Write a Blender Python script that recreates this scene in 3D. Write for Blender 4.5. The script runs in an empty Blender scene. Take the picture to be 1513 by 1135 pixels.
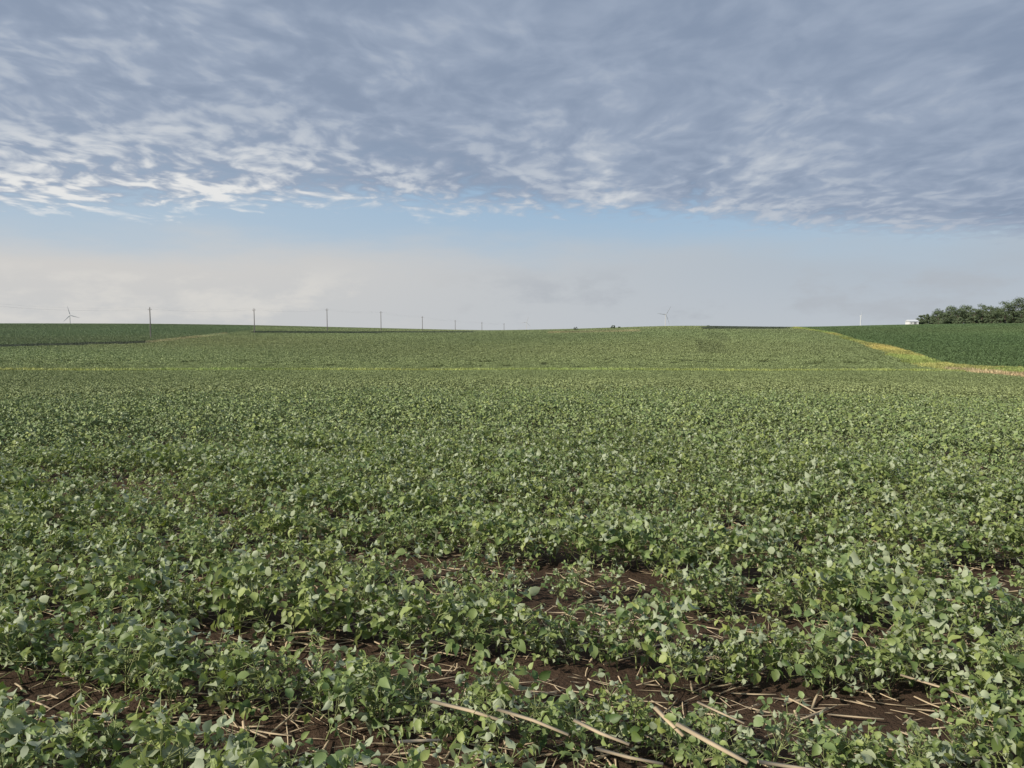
import bpy, math, random
import numpy as np
from mathutils import Vector
random.seed(7); rng=np.random.default_rng(7)
S=bpy.context.scene
S.view_settings.view_transform='Standard'; S.view_settings.look='None'; S.view_settings.exposure=0
F=1093.0; CX=756.5; CY=567.5; HOR=490.0; CAMH=1.65
P=math.atan((CY-HOR)/F)
def ray(px,py):
    a=(px-CX)/F; b=(CY-py)/F
    return a, math.cos(P)+b*math.sin(P), -math.sin(P)+b*math.cos(P)
def azpx(px): a,Y,Z=ray(px,HOR); return math.atan2(a,Y)
def slope(px,py): a,Y,Z=ray(px,py); return Z/math.hypot(a,Y)
# ------------------------------------------------------------ terrain
RR=[100,130,160,200,240,320,400,500,600,800,1200,2500,7000]
COL={-250:[547,533,524,514,506,495,487,481,478,481,487,490,490],
0:[547,532,523,513,506,494,486,480,477.5,481,487,490,490],
220:[547,532,524,514,503,490,484,480,478,481,487,490,490],
370:[547,532,523,512,503,489,485,482,480,484,488,490,490],
560:[547,533,523,512,502,491,489,487,484.5,487,489,490,490],
700:[547,533,522,510,501,491,489,488.5,488,490,491,491,490],
850:[547,532,520,507,497,488,486,488,490,490,490,490,490],
1000:[548,532,517,502,492,482.5,480.5,485,488,490,490,490,490],
1180:[548,532,519,506,496,486,483.5,485,487,489,490,490,490],
1290:[549,534,521,508,498,487,481,480.5,482,486,489,490,490],
1400:[549,537,524,509,498,486,479.5,478.5,480,485,489,490,490],
1513:[550,540,526,510,498,486,479.5,477.5,479,484,489,490,490],
1760:[550,541,527,510,498,486,479,477,479,484,489,490,490]}
cp=sorted(COL)
CAN=0.38
azs=np.array([azpx(p) for p in cp])
zt=np.zeros((len(cp),len(RR)))
for i,p in enumerate(cp):
    for j,r in enumerate(RR): zt[i,j]=CAMH-CAN+slope(p,COL[p][j])*r
nr=[0,4,8,15,30,60]; nz=[0,0,-0.05,-0.28,-1.0,-2.55]
AZ=np.linspace(-math.radians(45),math.radians(45),181)
LR=np.linspace(0,math.log(7000+1),500)
rfull=np.array(nr+RR)
T=np.zeros((181,500))
tmp=np.zeros((181,len(rfull)))
for j in range(len(rfull)):
    tmp[:,j]= nz[j] if j<len(nr) else np.interp(AZ,azs,zt[:,j-len(nr)])
for i in range(181): T[i]=np.interp(np.exp(LR)-1,rfull,tmp[i])
def sm(A,k,ax):
    ker=np.exp(-0.5*(np.arange(-3*k,3*k+1)/k)**2); ker/=ker.sum()
    pad=[(0,0),(0,0)]; pad[ax]=(3*k,3*k)
    B=np.pad(A,pad,mode='edge')
    return np.apply_along_axis(lambda v:np.convolve(v,ker,'valid'),ax,B)
T=sm(sm(T,4,0),3,1)
def H(x,y):
    x=np.asarray(x,float); y=np.asarray(y,float)
    r=np.hypot(x,y); az=np.clip(np.arctan2(x,y),AZ[0],AZ[-1])
    fi=(az-AZ[0])/(AZ[1]-AZ[0]); fj=np.clip(np.log(r+1)/(LR[1]-LR[0]),0,498.999)
    i=np.clip(fi.astype(int),0,179); j=fj.astype(int); a=fi-i; b=fj-j
    z=(T[i,j]*(1-a)*(1-b)+T[i+1,j]*a*(1-b)+T[i,j+1]*(1-a)*b+T[i+1,j+1]*a*b)
    return z
def toPix(x,y,z):
    dz=z-CAMH; c,s=math.cos(P),math.sin(P)
    w=np.maximum(y*c-dz*s,0.01)
    return CX+F*x/w, CY-F*(y*s+dz*c)/w
def vn(x,y,s,seed=0):
    g=np.random.default_rng(seed); v=0
    for k in range(7):
        a=g.uniform(0,6.28); f=s*g.uniform(.6,1.8); v=v+np.sin(f*(x*math.cos(a)+y*math.sin(a))+g.uniform(0,6.28))
    return v/7*1.6
UPX=[1172,1230,1283,1310,1350,1390,1440,1513,1800]; UPY=[482,491,506,509,521,535,541,543,548]
LPX=[1172,1230,1290,1320,1360,1420,1513,1800]; LPY=[485,494,514,527,541,548,556,564]
# classes 0 main 1 strip 2 right field 3 left field 4 dark band 5 grassed line 6 tan 7 pale path
def region(x,y):
    x=np.asarray(x,float); y=np.asarray(y,float)
    z=H(x,y); r=np.hypot(x,y)
    px,py=toPix(x,y,z+CAN); c=np.zeros(x.shape,int)
    up=np.interp(px,UPX,UPY); lo=np.interp(px,LPX,LPY)
    wob=1.2*vn(x,y,.11,77)
    front=(y>0)&(r>70)
    c[front&(px>1172)&(py<up)]=2
    c[front&(r<430)&(px>1172)&(py>=up)&(py<=lo+wob)]=1
    c[front&(r<430)&(px>1395)&(py>lo-5+wob)&(py<=lo+wob)]=6
    lb=np.interp(px,[-400,0,220,330,375,376],[511,511,505,493,487,470])
    L=front&(px<376)&(py<lb); c[L]=3
    c[front&(px<222)&(abs(py-lb)<1.6)]=4
    c[front&(px>=215)&(px<335)&(abs(py-lb)<1.5)]=7
    c[front&(r>250)&(r<380)&(px>375)&(px<560)&(abs(py-(490.5+0.004*(px-375)))<1.2)]=4
    c[front&(r>320)&(px>560)&(px<705)&(abs(py-491)<1.2)]=4
    c[front&(r>250)&(px>1040)&(px<1165)&(py<486)]=4
    c[front&(r>250)&(px>810)&(px<945)&(abs(py-(491-0.02*(px-820)))<1.4)]=7
    yl=545.8+np.maximum(px-950,0)*0.004+.5*np.sin(px*.013)
    c[front&(c==0)&(abs(py-yl)<1.0+.35*vn(x,y,.09,78))]=5
    return c
TINT={0:(.215,.262,.108),1:(.38,.37,.12),2:(.105,.160,.058),3:(.145,.200,.085),4:(.070,.090,.052),5:(.315,.360,.110),6:(.46,.37,.21),7:(.31,.31,.16)}
TA=np.array([TINT[k] for k in range(8)])
def mesh_obj(name,verts,faces,mat=None,smooth=True,link=True):
    m=bpy.data.meshes.new(name); m.from_pydata([tuple(v) for v in verts],[],[tuple(f) for f in faces]); m.update()
    if smooth: m.polygons.foreach_set('use_smooth',[True]*len(m.polygons))
    o=bpy.data.objects.new(name,m)
    if mat: m.materials.append(mat)
    if link: S.collection.objects.link(o)
    return o
# ------------------------------------------------------------ node helper
class NT:
    def __init__(s,t): s.t=t; t.nodes.clear()
    def n(s,ty,**k):
        nd=s.t.nodes.new(ty)
        for a,b in k.items(): setattr(nd,a,b)
        return nd
    def put(s,sock,v):
        if isinstance(v,bpy.types.NodeSocket): s.t.links.new(v,sock)
        elif v is not None: sock.default_value=v
    def m(s,op,a,b=None,c=None,clamp=False):
        nd=s.n('ShaderNodeMath',operation=op); nd.use_clamp=clamp
        s.put(nd.inputs[0],a); s.put(nd.inputs[1],b); s.put(nd.inputs[2],c); return nd.outputs[0]
    def ss(s,v,lo,hi,a=0,b=1):
        nd=s.n('ShaderNodeMapRange',interpolation_type='SMOOTHSTEP')
        s.put(nd.inputs[0],v); nd.inputs[1].default_value=lo; nd.inputs[2].default_value=hi; nd.inputs[3].default_value=a; nd.inputs[4].default_value=b
        return nd.outputs[0]
    def noise(s,vec,scale,detail=3,rough=.5,dist=0,color=False):
        nd=s.n('ShaderNodeTexNoise'); s.put(nd.inputs['Vector'],vec); nd.inputs['Scale'].default_value=scale
        nd.inputs['Detail'].default_value=detail; nd.inputs['Roughness'].default_value=rough; nd.inputs['Distortion'].default_value=dist
        return nd.outputs['Color' if color else 'Fac']
    def mix(s,f,a,b,blend='MIX'):
        nd=s.n('ShaderNodeMix',data_type='RGBA',blend_type=blend); s.put(nd.inputs[0],f)
        for k,v in ((6,a),(7,b)):
            if isinstance(v,tuple): v=(*v[:3],1)
            s.put(nd.inputs[k],v)
        return nd.outputs[2]
    def vm(s,op,a,b=None,sc=None):
        nd=s.n('ShaderNodeVectorMath',operation=op); s.put(nd.inputs[0],a)
        if b is not None: s.put(nd.inputs[1],b)
        if sc is not None: s.put(nd.inputs['Scale'],sc)
        return nd.outputs[0]
    def xyz(s,x,y,z):
        nd=s.n('ShaderNodeCombineXYZ'); s.put(nd.inputs[0],x); s.put(nd.inputs[1],y); s.put(nd.inputs[2],z); return nd.outputs[0]
def material(name):
    m=bpy.data.materials.new(name); m.use_nodes=True; return m,NT(m.node_tree)
def simple(name,col,rough=.7,var=.25,scale=8):
    m,t=material(name); geo=t.n('ShaderNodeNewGeometry')
    nz_=t.noise(geo.outputs['Position'],scale,3)
    c=t.mix(nz_,tuple(x*(1-var) for x in col),tuple(min(1,x*(1+var)) for x in col))
    b=t.n('ShaderNodeBsdfPrincipled'); t.put(b.inputs['Base Color'],c); b.inputs['Roughness'].default_value=rough
    o=t.n('ShaderNodeOutputMaterial'); t.put(o.inputs[0],b.outputs[0]); return m
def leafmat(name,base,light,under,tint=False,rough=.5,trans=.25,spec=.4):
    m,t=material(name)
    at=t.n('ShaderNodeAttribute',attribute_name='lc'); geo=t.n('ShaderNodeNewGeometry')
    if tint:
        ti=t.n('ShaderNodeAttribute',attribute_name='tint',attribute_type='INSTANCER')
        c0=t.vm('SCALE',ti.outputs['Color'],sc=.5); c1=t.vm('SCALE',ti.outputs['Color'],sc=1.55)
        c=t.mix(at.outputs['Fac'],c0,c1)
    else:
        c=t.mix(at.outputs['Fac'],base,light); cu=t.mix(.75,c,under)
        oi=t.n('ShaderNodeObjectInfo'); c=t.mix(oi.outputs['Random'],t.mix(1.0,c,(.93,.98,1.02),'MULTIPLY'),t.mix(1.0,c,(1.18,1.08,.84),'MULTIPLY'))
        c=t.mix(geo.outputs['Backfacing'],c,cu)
    b=t.n('ShaderNodeBsdfPrincipled'); t.put(b.inputs['Base Color'],c); b.inputs['Roughness'].default_value=rough
    b.inputs['Specular IOR Level'].default_value=spec
    out=b.outputs[0]
    if trans>0:
        tr=t.n('ShaderNodeBsdfTranslucent'); t.put(tr.inputs[0],t.mix(1.0,c,(1.4,1.5,.6),'MULTIPLY'))
        mx=t.n('ShaderNodeMixShader'); mx.inputs[0].default_value=trans
        t.put(mx.inputs[1],b.outputs[0]); t.put(mx.inputs[2],tr.outputs[0]); out=mx.outputs[0]
    o=t.n('ShaderNodeOutputMaterial'); t.put(o.inputs[0],out); return m
# ------------------------------------------------------------ ground mesh
fa=np.radians(np.linspace(-42,42,560)); ba=np.radians(np.linspace(42,318,90))[1:-1]
ang=np.concatenate([fa,ba]); NA=len(ang)
rad=np.concatenate([np.geomspace(.25,7000,470),np.array([12000.,25000.])]); NR=len(rad)
A,R=np.meshgrid(ang,rad); X=R*np.sin(A); Y=R*np.cos(A); Z=H(X,Y)
near=np.clip(1-(R-14)/10,0,1)
Z=Z+near*(vn(X,Y,9,3)*.012+vn(X,Y,30,4)*.006)
V=np.stack([X.ravel(),Y.ravel(),Z.ravel()],1); V=np.vstack([V,[0,0,0]])
faces=[]
for i in range(NR-1):
    a=i*NA; b=a+NA
    for j in range(NA):
        k=(j+1)%NA; faces.append((a+j,b+j,b+k,a+k))
for j in range(NA): faces.append((NR*NA,j,(j+1)%NA))
gm,t=material('field_soil')
at=t.n('ShaderNodeAttribute',attribute_name='gcol'); geo=t.n('ShaderNodeNewGeometry'); pos=geo.outputs['Position']
n1=t.noise(pos,22,6,.7); n2=t.noise(pos,2.2,4)
v=t.m('ADD',t.m('MULTIPLY',n1,.9),t.m('MULTIPLY',n2,.7))
c=t.vm('SCALE',at.outputs['Color'],sc=v)
b=t.n('ShaderNodeBsdfPrincipled'); t.put(b.inputs['Base Color'],c); b.inputs['Roughness'].default_value=.9; b.inputs['Specular IOR Level'].default_value=.15
bp=t.n('ShaderNodeBump'); bp.inputs['Strength'].default_value=.9; bp.inputs['Distance'].default_value=.04; t.put(bp.inputs['Height'],t.noise(pos,30,5,.65)); t.put(b.inputs['Normal'],bp.outputs[0])
o=t.n('ShaderNodeOutputMaterial'); t.put(o.inputs[0],b.outputs[0])
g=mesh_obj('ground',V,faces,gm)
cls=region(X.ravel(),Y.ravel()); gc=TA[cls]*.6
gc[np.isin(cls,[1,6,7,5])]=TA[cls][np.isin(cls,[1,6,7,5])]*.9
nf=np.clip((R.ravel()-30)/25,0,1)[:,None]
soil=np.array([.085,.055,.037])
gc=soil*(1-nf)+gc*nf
gc=np.vstack([gc,soil]); gc=np.hstack([gc,np.ones((len(gc),1))])
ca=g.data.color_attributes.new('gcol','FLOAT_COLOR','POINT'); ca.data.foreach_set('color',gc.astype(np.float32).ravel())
# ------------------------------------------------------------ scatter helper
def scatter(name,x,y,z,rot,scl,coll,idx,tint=None):
    m=bpy.data.meshes.new(name); n=len(x)
    m.vertices.add(n); m.vertices.foreach_set('co',np.stack([x,y,z],1).astype(np.float32).ravel())
    def ad(nm,ty,arr,key):
        a=m.attributes.new(nm,ty,'POINT'); a.data.foreach_set(key,arr)
    ad('rot','FLOAT_VECTOR',rot.astype(np.float32).ravel(),'vector')
    ad('scl','FLOAT',scl.astype(np.float32),'value'); ad('idx','INT',idx.astype(np.int32),'value')
    if tint is not None: ad('tint','FLOAT_COLOR',np.hstack([tint,np.ones((n,1))]).astype(np.float32).ravel(),'color')
    ob=bpy.data.objects.new(name,m); S.collection.objects.link(ob)
    ng=bpy.data.node_groups.new(name+'_nodes','GeometryNodeTree')
    ng.interface.new_socket('Geometry',in_out='INPUT',socket_type='NodeSocketGeometry'); ng.interface.new_socket('Geometry',in_out='OUTPUT',socket_type='NodeSocketGeometry')
    N=ng.nodes; L=ng.links
    gi=N.new('NodeGroupInput'); go=N.new('NodeGroupOutput'); ip=N.new('GeometryNodeInstanceOnPoints'); ci=N.new('GeometryNodeCollectionInfo')
    ci.inputs[0].default_value=coll; ci.inputs['Separate Children'].default_value=True; ci.inputs['Reset Children'].default_value=True
    def na(nm,dt):
        q=N.new('GeometryNodeInputNamedAttribute'); q.data_type=dt; q.inputs[0].default_value=nm
        return q.outputs[0]
    L.new(gi.outputs[0],ip.inputs['Points']); L.new(ci.outputs[0],ip.inputs['Instance']); ip.inputs['Pick Instance'].default_value=True
    L.new(na('idx','INT'),ip.inputs['Instance Index'])
    e=N.new('FunctionNodeEulerToRotation'); L.new(na('rot','FLOAT_VECTOR'),e.inputs[0]); L.new(e.outputs[0],ip.inputs['Rotation'])
    L.new(na('scl','FLOAT'),ip.inputs['Scale']); L.new(ip.outputs[0],go.inputs[0])
    md=ob.modifiers.new('scatter','NODES'); md.node_group=ng
    return ob
def add_lc(me,lc):
    a=me.attributes.new('lc','FLOAT','POINT'); a.data.foreach_set('value',np.array(lc,np.float32))
# leaflet templates
LV=np.array([(0,0,0),(.3,0,-.03),(.62,0,-.05),(1,0,-.22),(.10,.20,.03),(.36,.38,.06),(.70,.30,.03),(.10,-.20,.03),(.36,-.38,.06),(.70,-.30,.03)])
LFc=[(0,1,4),(1,5,4),(1,2,6,5),(2,3,6),(0,7,1),(1,7,8),(1,8,9,2),(2,9,3)]
SV=np.array([(0,0,0),(.45,.37,.05),(1,0,-.15),(.45,-.37,.05),(.5,0,-.04)]); SF=[(0,4,1),(4,2,1),(0,3,4),(4,3,2)]
def frame(f,up,roll):
    f=f/np.linalg.norm(f); s=np.cross(up,f); s/=np.linalg.norm(s)+1e-9; n=np.cross(f,s)
    s2=s*math.cos(roll)+n*math.sin(roll); n2=np.cross(f,s2); return np.stack([f,s2,n2])
def soyplant(nleaf,hgt,lod=0):
    V=[];Fc=[];lc=[];mi=[]
    tv,tf=(LV,LFc) if lod==0 else (SV,SF)
    def tube(a,b,r0,r1,c):
        if lod: return
        k=len(V); d=(b-a)/np.linalg.norm(b-a); s=np.cross(d,[.3,.9,.2]); s/=np.linalg.norm(s); q=np.cross(d,s)
        for p,r in((a,r0),(b,r1)):
            for i in range(3):
                an=i*2.094; V.append(p+r*(s*math.cos(an)+q*math.sin(an))); lc.append(c)
        for i in range(3): j=(i+1)%3; Fc.append((k+i,k+j,k+3+j,k+3+i)); mi.append(1)
    lean=np.array([random.uniform(-.05,.05),random.uniform(-.05,.05),0])
    top=np.array([0,0,hgt])+lean; tube(np.zeros(3),top,.0045,.002,.5)
    a0=random.uniform(0,6.28)
    for i in range(nleaf):
        q=(i+.6)/nleaf; h=hgt*(.12+.88*q**.85); st=lean*(h/hgt)+np.array([0,0,h])
        az=a0+i*2.4+random.uniform(-.5,.5); pl=random.uniform(.05,.20)*(1.15-.65*q); el=math.radians(random.uniform(5,65))
        d=np.array([math.cos(az)*math.cos(el),math.sin(az)*math.cos(el),math.sin(el)])
        e=st+d*pl; tube(st,e,.0016,.001,.8)
        L0=random.choice([random.uniform(.020,.036),random.uniform(.030,.058)])*(1.08-.45*q**3)*(1.2 if lod else 1)
        base=random.random(); flip=random.random()<.3
        for kx,(da,sc) in enumerate(((0,1.05),(1.35,.92),(-1.35,.92))):
            aa=az+da+random.uniform(-.4,.4); pit=math.radians(random.uniform(-65,50))
            f=np.array([math.cos(aa)*math.cos(pit),math.sin(aa)*math.cos(pit),math.sin(pit)])
            M=frame(f,np.array([0,0,1.]),random.gauss(0,.75)+(math.pi if flip and random.random()<.7 else 0))
            st2=e+(d*.015 if kx==0 else 0)
            T_=tv.copy(); T_[:,1]*=random.uniform(.75,1.15); T_[:,2]*=random.uniform(.3,3.4); T_[:,2]+=np.array([random.uniform(-.06,.06) for _ in range(len(T_))])
            W=st2+(T_*L0*sc)@M; k=len(V)
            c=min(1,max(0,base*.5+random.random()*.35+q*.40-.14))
            for w in W: V.append(w); lc.append(c)
            for fc in tf: Fc.append(tuple(k+z for z in fc)); mi.append(0)
    return V,Fc,lc,mi
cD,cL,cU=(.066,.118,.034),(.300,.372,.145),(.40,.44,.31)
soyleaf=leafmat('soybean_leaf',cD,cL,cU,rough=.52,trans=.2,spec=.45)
soyleaf2=leafmat('soybean_leaf_distance',cD,cL,(.31,.36,.20),rough=.58,trans=0,spec=.38)
stemm=simple('soybean_stem',(.26,.30,.12))
CP=bpy.data.collections.new('soybean_plants'); CQ=bpy.data.collections.new('soybean_plants_simple')
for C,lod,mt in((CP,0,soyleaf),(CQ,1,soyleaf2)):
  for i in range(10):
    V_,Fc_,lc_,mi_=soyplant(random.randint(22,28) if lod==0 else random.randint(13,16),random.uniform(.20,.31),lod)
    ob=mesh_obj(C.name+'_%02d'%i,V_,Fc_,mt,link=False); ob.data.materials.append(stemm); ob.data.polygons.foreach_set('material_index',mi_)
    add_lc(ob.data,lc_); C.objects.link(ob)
# rows
TH=math.atan(-0.24); rx,ry=math.cos(TH),math.sin(TH); qx,qy=-ry,rx
SP=.76
OFF=(4.06*qy)-SP/2
def inwedge(x,y,r0,r1,m=41):
    r=np.hypot(x,y); return (r>r0)&(r<r1)&(np.abs(np.degrees(np.arctan2(x,y)))<m)
ks=np.arange(-60,90); us=np.arange(-50,50,.066)
K,U=np.meshgrid(ks,us); K=K.ravel();U=U.ravel()
U=U+rng.uniform(-.03,.03,U.size); W=OFF+K*SP+rng.normal(0,.07,U.size)+.04*np.sin(U*.9+K)
x=rx*U+qx*W; y=ry*U+qy*W; r=np.hypot(x,y)
keep=(inwedge(x,y,1.2,36,43)|((r<6)&(r>1.2)&(y>-1)))
fd=rng.uniform(0,1,x.size)<np.clip((36-r)/8,0,1); keep&=fd
gap=vn(U,W*2.2,1.5,11)+.6*vn(U,W*2.5,4,12)
thr=np.where((r<6.5)&(x>-1.3),.80,1.02)
keep&=~((gap>thr)&(rng.uniform(0,1,x.size)<.75))
x=x[keep];y=y[keep];gap=gap[keep];n=len(x)
sc=rng.uniform(.72,1.25,n)*np.clip(1.04-.17*gap,.7,1.3)
sc*=np.clip(.96+np.hypot(x,y)*.010,.96,1.13)
rot=np.stack([rng.normal(0,.16,n),rng.normal(0,.16,n),rng.uniform(0,6.28,n)],1)
r=np.hypot(x,y); zz=H(x,y)-.01; ix=rng.integers(0,10,n)
a_=r+rng.uniform(-1.5,1.5,n)<11
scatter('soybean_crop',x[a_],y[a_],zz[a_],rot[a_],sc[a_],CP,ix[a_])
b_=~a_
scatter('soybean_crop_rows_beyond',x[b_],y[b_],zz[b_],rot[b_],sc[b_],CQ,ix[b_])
# ------------------------------------------------------------ canopy tiles
def tile(size,leaf,cnt,hh):
    V=[];Fc=[];lc=[]
    for _ in range(cnt):
        u=random.uniform(-size/2,size/2); w=random.uniform(-size/2,size/2)
        ph=.5+.5*math.cos(2*math.pi*(w+SP/2)/SP)
        if random.random()>.6+.4*ph: continue
        h=hh*(.58+.22*ph+random.gauss(0,.12))
        az=random.uniform(0,6.28); pit=math.radians(random.uniform(-50,40))
        f=np.array([math.cos(az)*math.cos(pit),math.sin(az)*math.cos(pit),math.sin(pit)])
        M=frame(f,np.array([0,0,1.]),random.gauss(0,.6)); L=leaf*random.uniform(.6,1.25)
        q=np.array([(0,0,0),(.45,.38,.05),(1,0,-.12),(.45,-.38,.05)])*L
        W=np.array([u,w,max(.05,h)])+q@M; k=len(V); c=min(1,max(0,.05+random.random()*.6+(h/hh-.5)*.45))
        for v_ in W: V.append(v_); lc.append(c)
        Fc.append((k,k+1,k+2,k+3))
    return V,Fc,lc
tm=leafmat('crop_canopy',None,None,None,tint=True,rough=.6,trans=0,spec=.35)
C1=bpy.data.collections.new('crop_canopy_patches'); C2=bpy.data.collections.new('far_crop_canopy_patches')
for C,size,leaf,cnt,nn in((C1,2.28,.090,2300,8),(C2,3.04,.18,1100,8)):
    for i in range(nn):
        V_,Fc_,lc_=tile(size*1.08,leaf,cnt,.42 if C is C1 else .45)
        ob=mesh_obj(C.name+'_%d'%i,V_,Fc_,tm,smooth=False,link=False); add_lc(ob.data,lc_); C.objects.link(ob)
def tiles(name,C,size,r0,r1,fade0,fade1):
    n_=int(r1/size)+3; k=np.arange(-n_,n_+1); K,U=np.meshgrid(k,k); K=K.ravel();U=U.ravel()
    nrow=round(size/SP); base=OFF+ (nrow/2-.5)*SP
    W=base+K*size; Uu=U*size+rng.uniform(-.5,.5,U.size)*size*.2
    x=rx*Uu+qx*W; y=ry*Uu+qy*W; r=np.hypot(x,y)
    k=inwedge(x,y,r0,r1,42)&(rng.uniform(0,1,r.size)<=np.clip((r-r0)/max(fade0,.01),0.0,1))&(rng.uniform(0,1,r.size)<=np.clip((r1-r)/max(fade1,.01),0,1))
    x=x[k];y=y[k];c=region(x+rng.normal(0,.4,x.size),y+rng.normal(0,.4,x.size)); k=~np.isin(c,[1,6,7,5]); x=x[k];y=y[k];c=c[k];n=len(x)
    r=np.hypot(x,y); tn=TA[c].copy()
    pt=vn(x,y,.035,24)
    tn*=(1+.10*vn(x,y,.06,21)+.09*pt+.04*vn(x,y,.5,22)+rng.normal(0,.04,n))[:,None]
    tn[:,0]*=1+.06*vn(x,y,.03,26)
    far=np.clip((r-60)/300,0,1)[:,None]*.5; tn=tn*(1-far)+tn*np.array([1.08,1.06,1.35])*far  # aerial haze put into the crop colour, paler and bluer with distance
    # pair of sprayer tramlines climbing the far knoll (thin straight lines on the ground)
    for (xa,ya,xb,yb) in TRAM:
        dxx,dyy=xb-xa,yb-ya; L2=dxx*dxx+dyy*dyy; tt=((x-xa)*dxx+(y-ya)*dyy)/L2; dd=np.abs((x-xa)*dyy-(y-ya)*dxx)/math.sqrt(L2)
        tn[(tt>0)&(tt<1)&(dd<1.5)]*=.80
    rot=np.zeros((n,3)); rot[:,2]=TH+math.pi*rng.integers(0,2,n)
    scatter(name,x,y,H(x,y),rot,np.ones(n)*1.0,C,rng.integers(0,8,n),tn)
def pt_(px,r): a=azpx(px); return r*math.sin(a),r*math.cos(a)
TRAM=[(*pt_(1036,148),*pt_(1050,250)),(*pt_(1060,148),*pt_(1066,250))]
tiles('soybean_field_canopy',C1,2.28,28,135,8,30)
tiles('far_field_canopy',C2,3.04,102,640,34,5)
# ------------------------------------------------------------ grass tufts
CG=bpy.data.collections.new('grass_tufts')
for i in range(4):
    V_=[];Fc_=[];lc_=[]
    for _ in range(60):
        bx,by=random.gauss(0,.2),random.gauss(0,.2); a=random.uniform(0,6.28); h=random.uniform(.15,.5); w=random.uniform(.015,.04); ln=random.uniform(.05,.3)
        k=len(V_); dx,dy=math.cos(a),math.sin(a)
        V_+= [(bx-dy*w,by+dx*w,0),(bx+dy*w,by-dx*w,0),(bx+dx*ln*.4+dy*w*.7,by+dy*ln*.4-dx*w*.7,h*.7),(bx+dx*ln*.4-dy*w*.7,by+dy*ln*.4+dx*w*.7,h*.7),(bx+dx*ln,by+dy*ln,h)]
        c=random.random(); lc_+=[c]*5; Fc_+=[(k,k+1,k+2,k+3),(k+3,k+2,k+4)]
    ob=mesh_obj('tuft_%d'%i,V_,Fc_,tm,smooth=False,link=False); add_lc(ob.data,lc_); CG.objects.link(ob)
n=700000; a=rng.uniform(-.72,.72,n); r=np.sqrt(rng.uniform(80**2,430**2,n)); x=r*np.sin(a); y=r*np.cos(a); c=region(x,y)
k=np.isin(c,[1,5,6,7])&(rng.uniform(0,1,n)<np.where(c==6,.35,1)); x=x[k];y=y[k];c=c[k]; n=len(x)
tn=TA[c]*(1+.3*vn(x,y,.25,31)+rng.normal(0,.15,n))[:,None]; tn[:,0]*=1+.15*vn(x,y,.12,33)
gr_=((vn(x,y,.18,35)>.25)&(c==1))[:,None]; tn=np.where(gr_,tn*np.array([.72,.88,.8]),tn)
scatter('waterway_grass',x,y,H(x,y),np.stack([0*x,0*x,rng.uniform(0,6.28,n)],1),rng.uniform(.6,1.2,n)*1.1,CG,rng.integers(0,4,n),np.clip(tn,.01,1))
# ------------------------------------------------------------ corn residue
def g2w(px,py):
    a,Y_,Z_=ray(px,py); s=-CAMH/Z_; return a*s,Y_*s
V_=[];Fc_=[]
def stick(x0,y0,x1,y1,w,z0=.01,z1=.01):
    n=5; k=len(V_); a=np.array([x0,y0,float(H(x0,y0))+z0+w]); b=np.array([x1,y1,float(H(x1,y1))+z1+w]); d=b-a; d/=np.linalg.norm(d); s=np.cross(d,[0,0,1]); q=np.cross(s,d)
    mid=(a+b)/2+s*random.uniform(-.05,.05)*np.linalg.norm(b-a)
    for p,r in((a,w),(mid,w*.95),(b,w*.75)):
        for i in range(n):
            an=i*2*math.pi/n; V_.append(p+r*(s*math.cos(an)+q*math.sin(an)*.55))
    for h in (0,n):
        for i in range(n): j=(i+1)%n; Fc_.append((k+h+i,k+h+j,k+h+n+j,k+h+n+i))
    Fc_.append(tuple(k+i for i in range(n))); Fc_.append(tuple(k+2*n+i for i in range(n)))
for _ in range(9000):
    r=1.6+12*random.random()**1.2; a=random.uniform(-.8,.8); x0=r*math.sin(a); y0=r*math.cos(a); L=random.uniform(.03,.22); t_=TH+random.gauss(0,.8)
    stick(x0,y0,x0+L*math.cos(t_),y0+L*math.sin(t_),random.choice([.002,.003,.004,.006]),random.uniform(0,.02),random.uniform(0,.03))
STK=[((636,1040),(755,1062),.011),((735,1052),(840,1078),.010),((848,1068),(930,1092),.010),((968,1050),(1010,1080),.011),((1000,1075),(1105,1120),.013),((1030,1040),(1100,1060),.007),((590,1100),(650,1085),.009),((720,1010),(800,1020),.008),((450,885),(560,895),.009),((640,905),(740,915),.009),((1120,1130),(1230,1133),.010),((1330,1000),(1450,1030),.009),((880,1110),(980,1120),.009),((1240,965),(1380,985),.008),((690,930),(760,940),.008),((1400,960),(1500,975),.008),((180,870),(260,880),.008)]
for p0,p1,w in STK:
    x0,y0=g2w(*p0); x1,y1=g2w(*p1); h0=.24 if p0[1]>1030 else .13
    k_=1-(h0/CAMH); stick(x0*k_,y0*k_,x1*k_,y1*k_,w,h0,h0-.03)
mesh_obj('corn_stalk_residue',V_,Fc_,simple('dry_corn_stalk',(.52,.41,.27),.8,.35,6))
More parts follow.
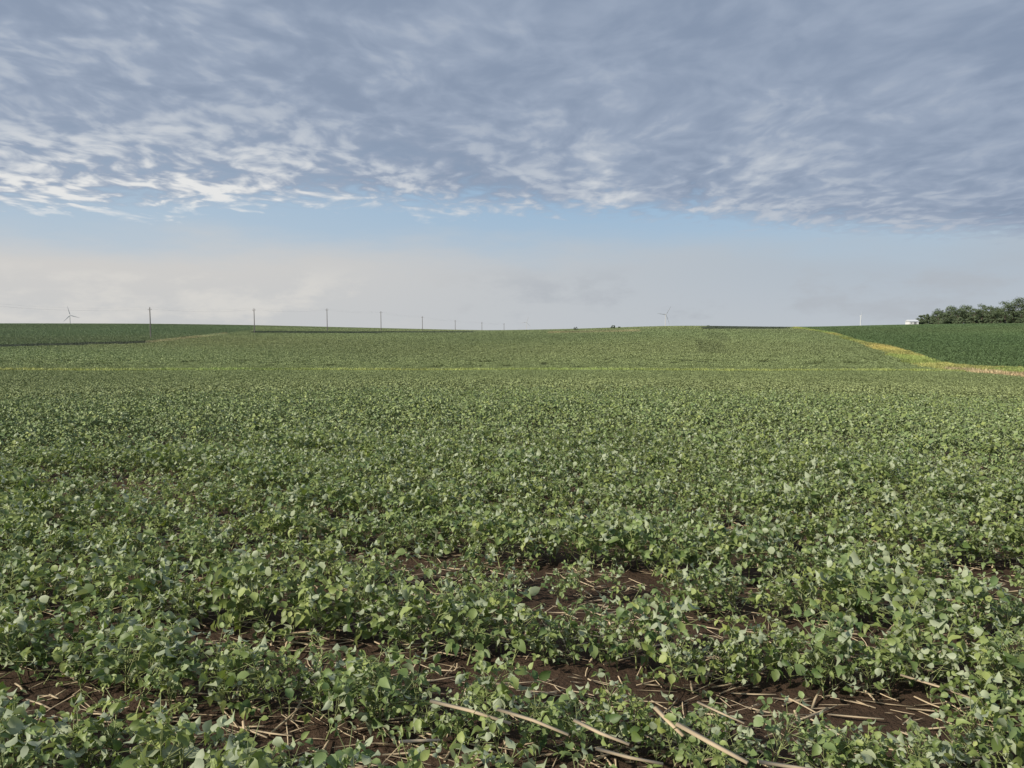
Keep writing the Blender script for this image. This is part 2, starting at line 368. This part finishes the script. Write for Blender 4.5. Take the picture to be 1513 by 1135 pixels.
# ------------------------------------------------------------ generic mesh parts
class MB:
    def __init__(s): s.v=[];s.f=[];s.mi=[]
    def tube(s,a,b,r0,r1,n=8,mi=0):
        a=np.array(a,float);b=np.array(b,float); d=(b-a)/np.linalg.norm(b-a); u=np.cross(d,[0,0,1] if abs(d[2])<.9 else [0,1,0]); u/=np.linalg.norm(u); q=np.cross(d,u); k=len(s.v)
        for p,r in((a,r0),(b,r1)):
            for i in range(n): an=2*math.pi*i/n; s.v.append(p+r*(u*math.cos(an)+q*math.sin(an)))
        for i in range(n): j=(i+1)%n; s.f.append((k+i,k+j,k+n+j,k+n+i)); s.mi.append(mi)
        s.f.append(tuple(k+i for i in range(n))[::-1]); s.f.append(tuple(k+n+i for i in range(n))); s.mi+=[mi,mi]
    def box(s,c,h,mi=0,rz=0):
        k=len(s.v); ca,sa=math.cos(rz),math.sin(rz)
        for dz in(-1,1):
            for dx,dy in((-1,-1),(1,-1),(1,1),(-1,1)):
                X_,Y_=dx*h[0],dy*h[1]; s.v.append((c[0]+X_*ca-Y_*sa,c[1]+X_*sa+Y_*ca,c[2]+dz*h[2]))
        for f in((0,3,2,1),(4,5,6,7),(0,1,5,4),(1,2,6,5),(2,3,7,6),(3,0,4,7)): s.f.append(tuple(k+i for i in f)); s.mi.append(mi)
    def obj(s,name,mats,loc=(0,0,0),smooth=False):
        o=mesh_obj(name,s.v,s.f,None,smooth)
        for m in mats: o.data.materials.append(m)
        o.data.polygons.foreach_set('material_index',s.mi); o.location=loc; return o
# power poles
wood=simple('weathered_pole_wood',(.19,.175,.165),.85); ins=simple('insulator_porcelain',(.35,.35,.36),.4)
tops=[]
for k in range(-1,8):
    d=238+51*k; X0=-116+.307*51*k
    tgt={-1:507,0:500,1:493.5,2:488,3:488,4:492,5:495,6:496,7:496}[k]
    zb=CAMH+(HOR-tgt)/F*d; gz=float(H(X0,d))
    m=MB(); ph=9.9; low=min(gz,zb)-zb-.5
    m.tube((0,0,low),(0,0,ph),.20,.13,10,0)
    al=math.atan2(1,.307)+math.pi/2
    m.box((0,0,ph-.7),(.8,.05,.05),0,al)
    for s_ in(-1,0,1):
        xx=math.cos(al)*.72*s_;yy=math.sin(al)*.72*s_; hz=ph-.65 if s_ else ph
        m.tube((xx,yy,hz),(xx,yy,hz+.2),.04,.03,8,1)
    m.tube((math.cos(al)*.55,math.sin(al)*.55,ph-.75),(0,0,ph-1.4),.02,.02,6,0)
    m.obj('utility_pole',[wood,ins],(X0,d,zb))
    tops.append([np.array([X0+math.cos(al)*.72*s_,d+math.sin(al)*.72*s_,zb+(ph-.45 if s_ else ph+.2)]) for s_ in(-1,0,1)])
m=MB()
for a_,b_ in zip(tops[:-1],tops[1:]):
    for w in range(3):
        pr=None
        for i in range(9):
            q=i/8; p=a_[w]*(1-q)+b_[w]*q; p=p-np.array([0,0,.9*4*q*(1-q)])
            if pr is not None: m.tube(pr,p,.006,.006,4,0)
            pr=p
m.obj('power_line_wire',[simple('aluminium_wire',(.4,.4,.42),.5)])
# wind turbines
def turbine(px,hubpy,d,ang,yaw,bl,mat):
    az=azpx(px); x=d*math.sin(az); y=d*math.cos(az); hz=CAMH+slope(px,hubpy)*d; gz=float(H(x,y))
    m=MB(); hh=hz-gz
    m.tube((0,0,0),(0,0,hh-1),2.0,1.2,14); 
    cy,sy=math.cos(yaw),math.sin(yaw)
    m.tube((-cy*5,-sy*5,hh),(cy*3,sy*3,hh),1.7,1.5,10); m.tube((cy*3,sy*3,hh),(cy*5.2,sy*5.2,hh),1.5,.6,10)
    for i in range(3):
        a=ang+i*2.0944; dv=np.array([-sy*math.sin(a),cy*math.sin(a),math.cos(a)]); c0=np.array([cy*4,sy*4,hh])
        ch=np.cross(dv,[cy,sy,0]); th=np.array([cy,sy,0.])
        prev=None
        for q,w in((0,.8),(.08,.9),(.2,1.7),(.5,1.1),(.8,.7),(1,.2)):
            p=c0+dv*bl*q; ring=[p-ch*w*.7,p+th*w*.25,p+ch*w*1.0,p-th*w*.25]; k=len(m.v); m.v+=ring
            if prev is not None:
                for e in range(4): m.f.append((prev+e,prev+(e+1)%4,k+(e+1)%4,k+e)); m.mi.append(0)
            prev=k
    m.obj('wind_turbine',[mat],(x,y,gz),False)
tw=simple('turbine_hazed_white',(.60,.60,.61),.7,.04,.1)  # white greyed towards the horizon sky, distance haze put into the colour
tw2=simple('turbine_paint_sunlit',(.78,.78,.78),.6,.04,.1)  # lighter copy of the turbine paint, sunlight put into the colour
turbine(983,465,3200,math.radians(35),math.radians(-62),48,tw)
turbine(104,466,3600,math.radians(-15),math.radians(-35),40,tw)
turbine(778,476,5200,math.radians(20),math.radians(-80),48,tw)
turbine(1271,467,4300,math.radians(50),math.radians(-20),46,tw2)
# farm shed
wp=simple('white_metal_siding',(.78,.78,.78),.5,.05,1); rf=simple('light_metal_roof',(.62,.64,.66),.4,.08,1); dr=simple('shed_door_dark',(.25,.25,.26),.6)
def place(px,r): a=azpx(px); x=r*math.sin(a); y=r*math.cos(a); return x,y,float(H(x,y))
bx,by,bz=place(1347,500)
e=bpy.data.objects.new('farm_shed',None); S.collection.objects.link(e); e.location=(bx,by,bz)
m=MB(); m.box((0,0,1.0),(2.7,2.4,1.2)); w=m.obj('walls',[wp]); w.parent=e
rv=[(-3.0,-2.7,2.2),(3.0,-2.7,2.2),(3.0,2.7,2.2),(-3.0,2.7,2.2),(-3.0,0,3.3),(3.0,0,3.3)]
o=mesh_obj('roof',rv,[(0,1,5,4),(2,3,4,5),(0,4,3),(1,2,5),(0,3,2,1)],rf,False); o.parent=e
m=MB(); m.box((.6,-2.43,.9),(.7,.03,.9)); o=m.obj('door',[dr]); o.parent=e
m=MB(); m.box((-1.6,-2.43,1.3),(.3,.03,.3)); o=m.obj('window',[dr]); o.parent=e
# trees
bark=simple('bark',(.12,.10,.08),.9)
tl=leafmat('tree_foliage',(.036,.064,.034),(.120,.165,.085),(.12,.155,.09),rough=.6,trans=0,spec=.2)
TV=[];TF=[];TL=[];TM=[]
def tree(x,y,z,h,w,conifer=False,dens=1.0,ls=1.0):
    m=MB(); m.tube((x,y,z-.3),(x,y,z+h*.55),h*.028,h*.014,7)
    cl=[]
    nb=int(24*dens)
    for i in range(nb):
        a=random.uniform(0,6.28); q=random.uniform(.10,.93)
        if conifer: rr=w*.5*(1-q)*random.uniform(.4,1); sz=h*.10
        else: rr=w*.5*math.sqrt(max(.05,1-((q-.5)/.55)**2))*random.uniform(.3,.95); sz=h*random.uniform(.10,.17)
        c=np.array([x+rr*math.cos(a),y+rr*math.sin(a),z+h*q]); cl.append((c,sz,random.random()))
        if i%2==0: m.tube((x,y,z+h*q*.6),c,h*.008,h*.003,5)
    k0=len(TV); TV.extend(m.v); TL.extend([.5]*len(m.v)); TF.extend([tuple(k0+i for i in f) for f in m.f]); TM.extend([1]*len(m.f))
    for c,sz,cc in cl:
        for _ in range(int(95)):
            d=np.array([random.gauss(0,1) for _ in range(3)]); d/=np.linalg.norm(d); p=c+d*sz*random.uniform(.35,1.08)*np.array([1.15,1.15,.85])
            u=np.array([random.gauss(0,1) for _ in range(3)]); u/=np.linalg.norm(u); v_=np.cross(u,d+.3*u[::-1]); v_/=np.linalg.norm(v_)+1e-9; s=random.uniform(.15,.38)*ls
            k=len(TV); TV.extend([p-u*s,p-v_*s*.6,p+u*s,p+v_*s*.6]); l=min(1,max(0,cc*.5+random.random()*.5)); TL.extend([l]*4); TF.append((k,k+1,k+2,k+3)); TM.append(0)
specs=[(1362,10,7,0),(1369,11,5,1),(1378,9,6,0),(1386,17,8,0),(1395,12,7,0),(1404,19,9,0),(1415,17,10,0),(1428,20,10,0),(1438,19,9,0),(1450,21,11,0),(1462,20,10,0),(1470,17,9,0),(1484,23,12,0),(1496,27,12,0),(1508,25,12,0),(1522,26,12,0),(1537,24,12,0),(1555,26,12,0),(1575,22,11,0),(1600,24,12,0)]
for px,hp,wm,con in specs:
    r=510+random.uniform(-8,12); x,y,z=place(px,r); tree(x,y,z,hp*r/F*1.12+1.0,wm*.92,bool(con))
for i in range(30):
    px=1372+i*8; r=535+random.uniform(-8,15); x,y,z=place(px,r); tree(x,y,z,np.interp(px,[1370,1400,1480,1620],[5,8,9.5,11.5])*random.uniform(.85,1.05),9)
for i in range(36):
    px=1352+i*7; r=503+random.uniform(-4,4); x,y,z=place(px,r); tree(x,y,z-.5,random.uniform(2.2,4.4),5.5,False,.6)
to=mesh_obj('distant_tree_row',TV,TF,tl,False); to.data.materials.append(bark); to.data.polygons.foreach_set('material_index',TM); add_lc(to.data,TL)
for px,r,h in((850,335,1.5),(906,345,1.5),(1046,352,1.2),(915,347,.9)):
    TV=[];TF=[];TL=[];TM=[]; x,y,z=place(px,r); tree(x,y,z-.1,h*1.2,h*1.4,False,.8,.45)
    so=mesh_obj('shrub',TV,TF,tl,False); so.data.materials.append(bark); so.data.polygons.foreach_set('material_index',TM); add_lc(so.data,TL)
# ------------------------------------------------------------ world
SUN_AZ=-120; SUN_EL=34
w=bpy.data.worlds.new('World'); S.world=w; w.use_nodes=True; t=NT(w.node_tree)
sky=t.n('ShaderNodeTexSky'); sky.sky_type='NISHITA'; sky.sun_disc=False; sky.sun_elevation=math.radians(SUN_EL); sky.sun_rotation=math.radians(SUN_AZ%360)
tc=t.n('ShaderNodeTexCoord'); sp=t.n('ShaderNodeSeparateXYZ'); t.put(sp.inputs[0],tc.outputs['Generated'])
dx,dy,dz=sp.outputs
zc=t.m('MAXIMUM',t.m('ADD',dz,.10),.05); X_=t.m('DIVIDE',dx,zc); Y_=t.m('DIVIDE',dy,zc); Pv=t.xyz(X_,Y_,0.0)
wc=t.noise(Pv,2.0,2,.5,color=True); wv=t.vm('SCALE',t.vm('SUBTRACT',wc,(.5,.5,.5)),sc=.30)
P2=t.vm('ADD',Pv,wv)
P3=t.vm('MULTIPLY',P2,(1.1,.85,1))
nb=t.noise(Pv,.9,3,.5); nc=t.noise(P3,2.9,4,.5); nf_=t.noise(P3,10.5,3,.5)
ed=t.m('SUBTRACT',t.m('ADD',t.m('MULTIPLY',X_,.13),3.85),Y_)
edn=t.m('ADD',ed,t.m('ADD',t.m('MULTIPLY',t.m('SUBTRACT',nb,.5),.7),t.m('ADD',t.m('MULTIPLY',t.m('SUBTRACT',nc,.5),.7),t.m('MULTIPLY',t.m('SUBTRACT',nf_,.5),.9))))
deck=t.ss(edn,-.12,.42)
left=t.ss(dx,.2,-.48)
edge=t.ss(ed,1.5,.0)
hole=t.m('MULTIPLY',t.ss(t.m('ADD',t.m('MULTIPLY',nc,.8),t.m('MULTIPLY',nf_,.55)),.65,.53),t.m('MULTIPLY',edge,t.m('ADD',t.m('MULTIPLY',left,.42),.06)))
cov=t.m('MULTIPLY',deck,t.m('SUBTRACT',1.0,hole))
tone=t.ss(t.m('ADD',t.m('MULTIPLY',nc,.42),t.m('ADD',t.m('MULTIPLY',nb,.30),t.m('MULTIPLY',nf_,.28))),.38,.64)
wz=t.noise(t.vm('MULTIPLY',P2,(1.6,.5,1)),2.2,4,.6)
wispreg=t.m('MULTIPLY',t.ss(dx,-.05,.12),t.m('MULTIPLY',t.ss(dx,.55,.3),t.m('MULTIPLY',t.ss(dz,.13,.18),t.ss(dz,.36,.24))))
wisp=t.m('MULTIPLY',wispreg,t.ss(wz,.34,.66))
fc_=t.ss(t.m('ADD',t.m('MULTIPLY',nc,.5),t.m('MULTIPLY',nf_,.5)),.39,.61)
br=t.m('ADD',t.m('MULTIPLY',tone,.36),t.m('ADD',t.m('MULTIPLY',t.m('MULTIPLY',edge,fc_),t.m('ADD',.22,t.m('MULTIPLY',left,.42))),t.m('ADD',t.m('MULTIPLY',wisp,.32),t.m('MULTIPLY',left,t.m('ADD',.06,t.m('MULTIPLY',fc_,.17))))),clamp=True)
cr=t.n('ShaderNodeValToRGB'); t.put(cr.inputs[0],br)
el=cr.color_ramp.elements; el[0].position=0; el[0].color=(.240,.298,.405,1); el[1].position=1; el[1].color=(.80,.80,.79,1)
e2=el.new(.3); e2.color=(.320,.380,.488,1); e3=el.new(.6); e3.color=(.49,.535,.605,1)
clear=t.mix(.75,t.vm('SCALE',sky.outputs[0],sc=.1),(.32,.49,.69))
gr=t.mix(t.ss(dz,.03,.20),(.46,.54,.62),clear)
gr=t.mix(t.m('MULTIPLY',left,.3),gr,(.58,.65,.70))
hzn=t.noise(t.xyz(t.m('MULTIPLY',dx,4.0),t.m('MULTIPLY',dz,14.0),0.0),1.2,5,.55)
hz=t.ss(t.m('ADD',dz,t.m('MULTIPLY',t.m('SUBTRACT',hzn,.5),.10)),.14,.07)
hcol=t.mix(t.ss(dx,-.5,.55),(.63,.61,.585),(.43,.495,.565))
hcol=t.mix(t.ss(dz,.09,.0),hcol,t.mix(t.ss(dx,-.5,.5),(.58,.58,.575),(.49,.53,.575)))
s1=t.mix(t.m('MULTIPLY',hz,.92),gr,hcol)
pn=t.noise(t.xyz(t.m('MULTIPLY',dx,9.0),t.m('MULTIPLY',dz,20.0),4.7),1.0,6,.62)
pm=t.m('MULTIPLY',t.ss(pn,.48,.66),t.m('MULTIPLY',t.ss(dz,.095,.055),t.ss(dz,-.01,.02)))
s1=t.mix(t.m('MULTIPLY',pm,.65),s1,t.mix(t.ss(dx,-.3,.05),(.71,.69,.65),(.43,.46,.50)))
fin=t.mix(t.m('MULTIPLY',cov,.96),s1,cr.outputs[0])
bg=t.n('ShaderNodeBackground'); t.put(bg.inputs[0],t.vm('SCALE',fin,sc=10.0)); bg.inputs[1].default_value=.1
o=t.n('ShaderNodeOutputWorld'); t.put(o.inputs[0],bg.outputs[0])
# sun
ld=bpy.data.lights.new('sun','SUN'); ld.energy=4.9; ld.angle=math.radians(.8); ld.color=(1,.92,.78)
lo=bpy.data.objects.new('sun',ld); S.collection.objects.link(lo)
a=math.radians(SUN_AZ); e_=math.radians(SUN_EL); sv=Vector((math.sin(a)*math.cos(e_),math.cos(a)*math.cos(e_),math.sin(e_)))
lo.rotation_euler=(-sv).to_track_quat('-Z','Y').to_euler(); lo.location=(-30,-10,30)
# camera
cd=bpy.data.cameras.new('camera'); co=bpy.data.objects.new('camera',cd); S.collection.objects.link(co)
cd.sensor_width=36; cd.lens=36*F/1513; cd.clip_end=40000; cd.clip_start=.05
co.location=(0,0,CAMH); co.rotation_euler=(math.pi/2-P,0,0); S.camera=co
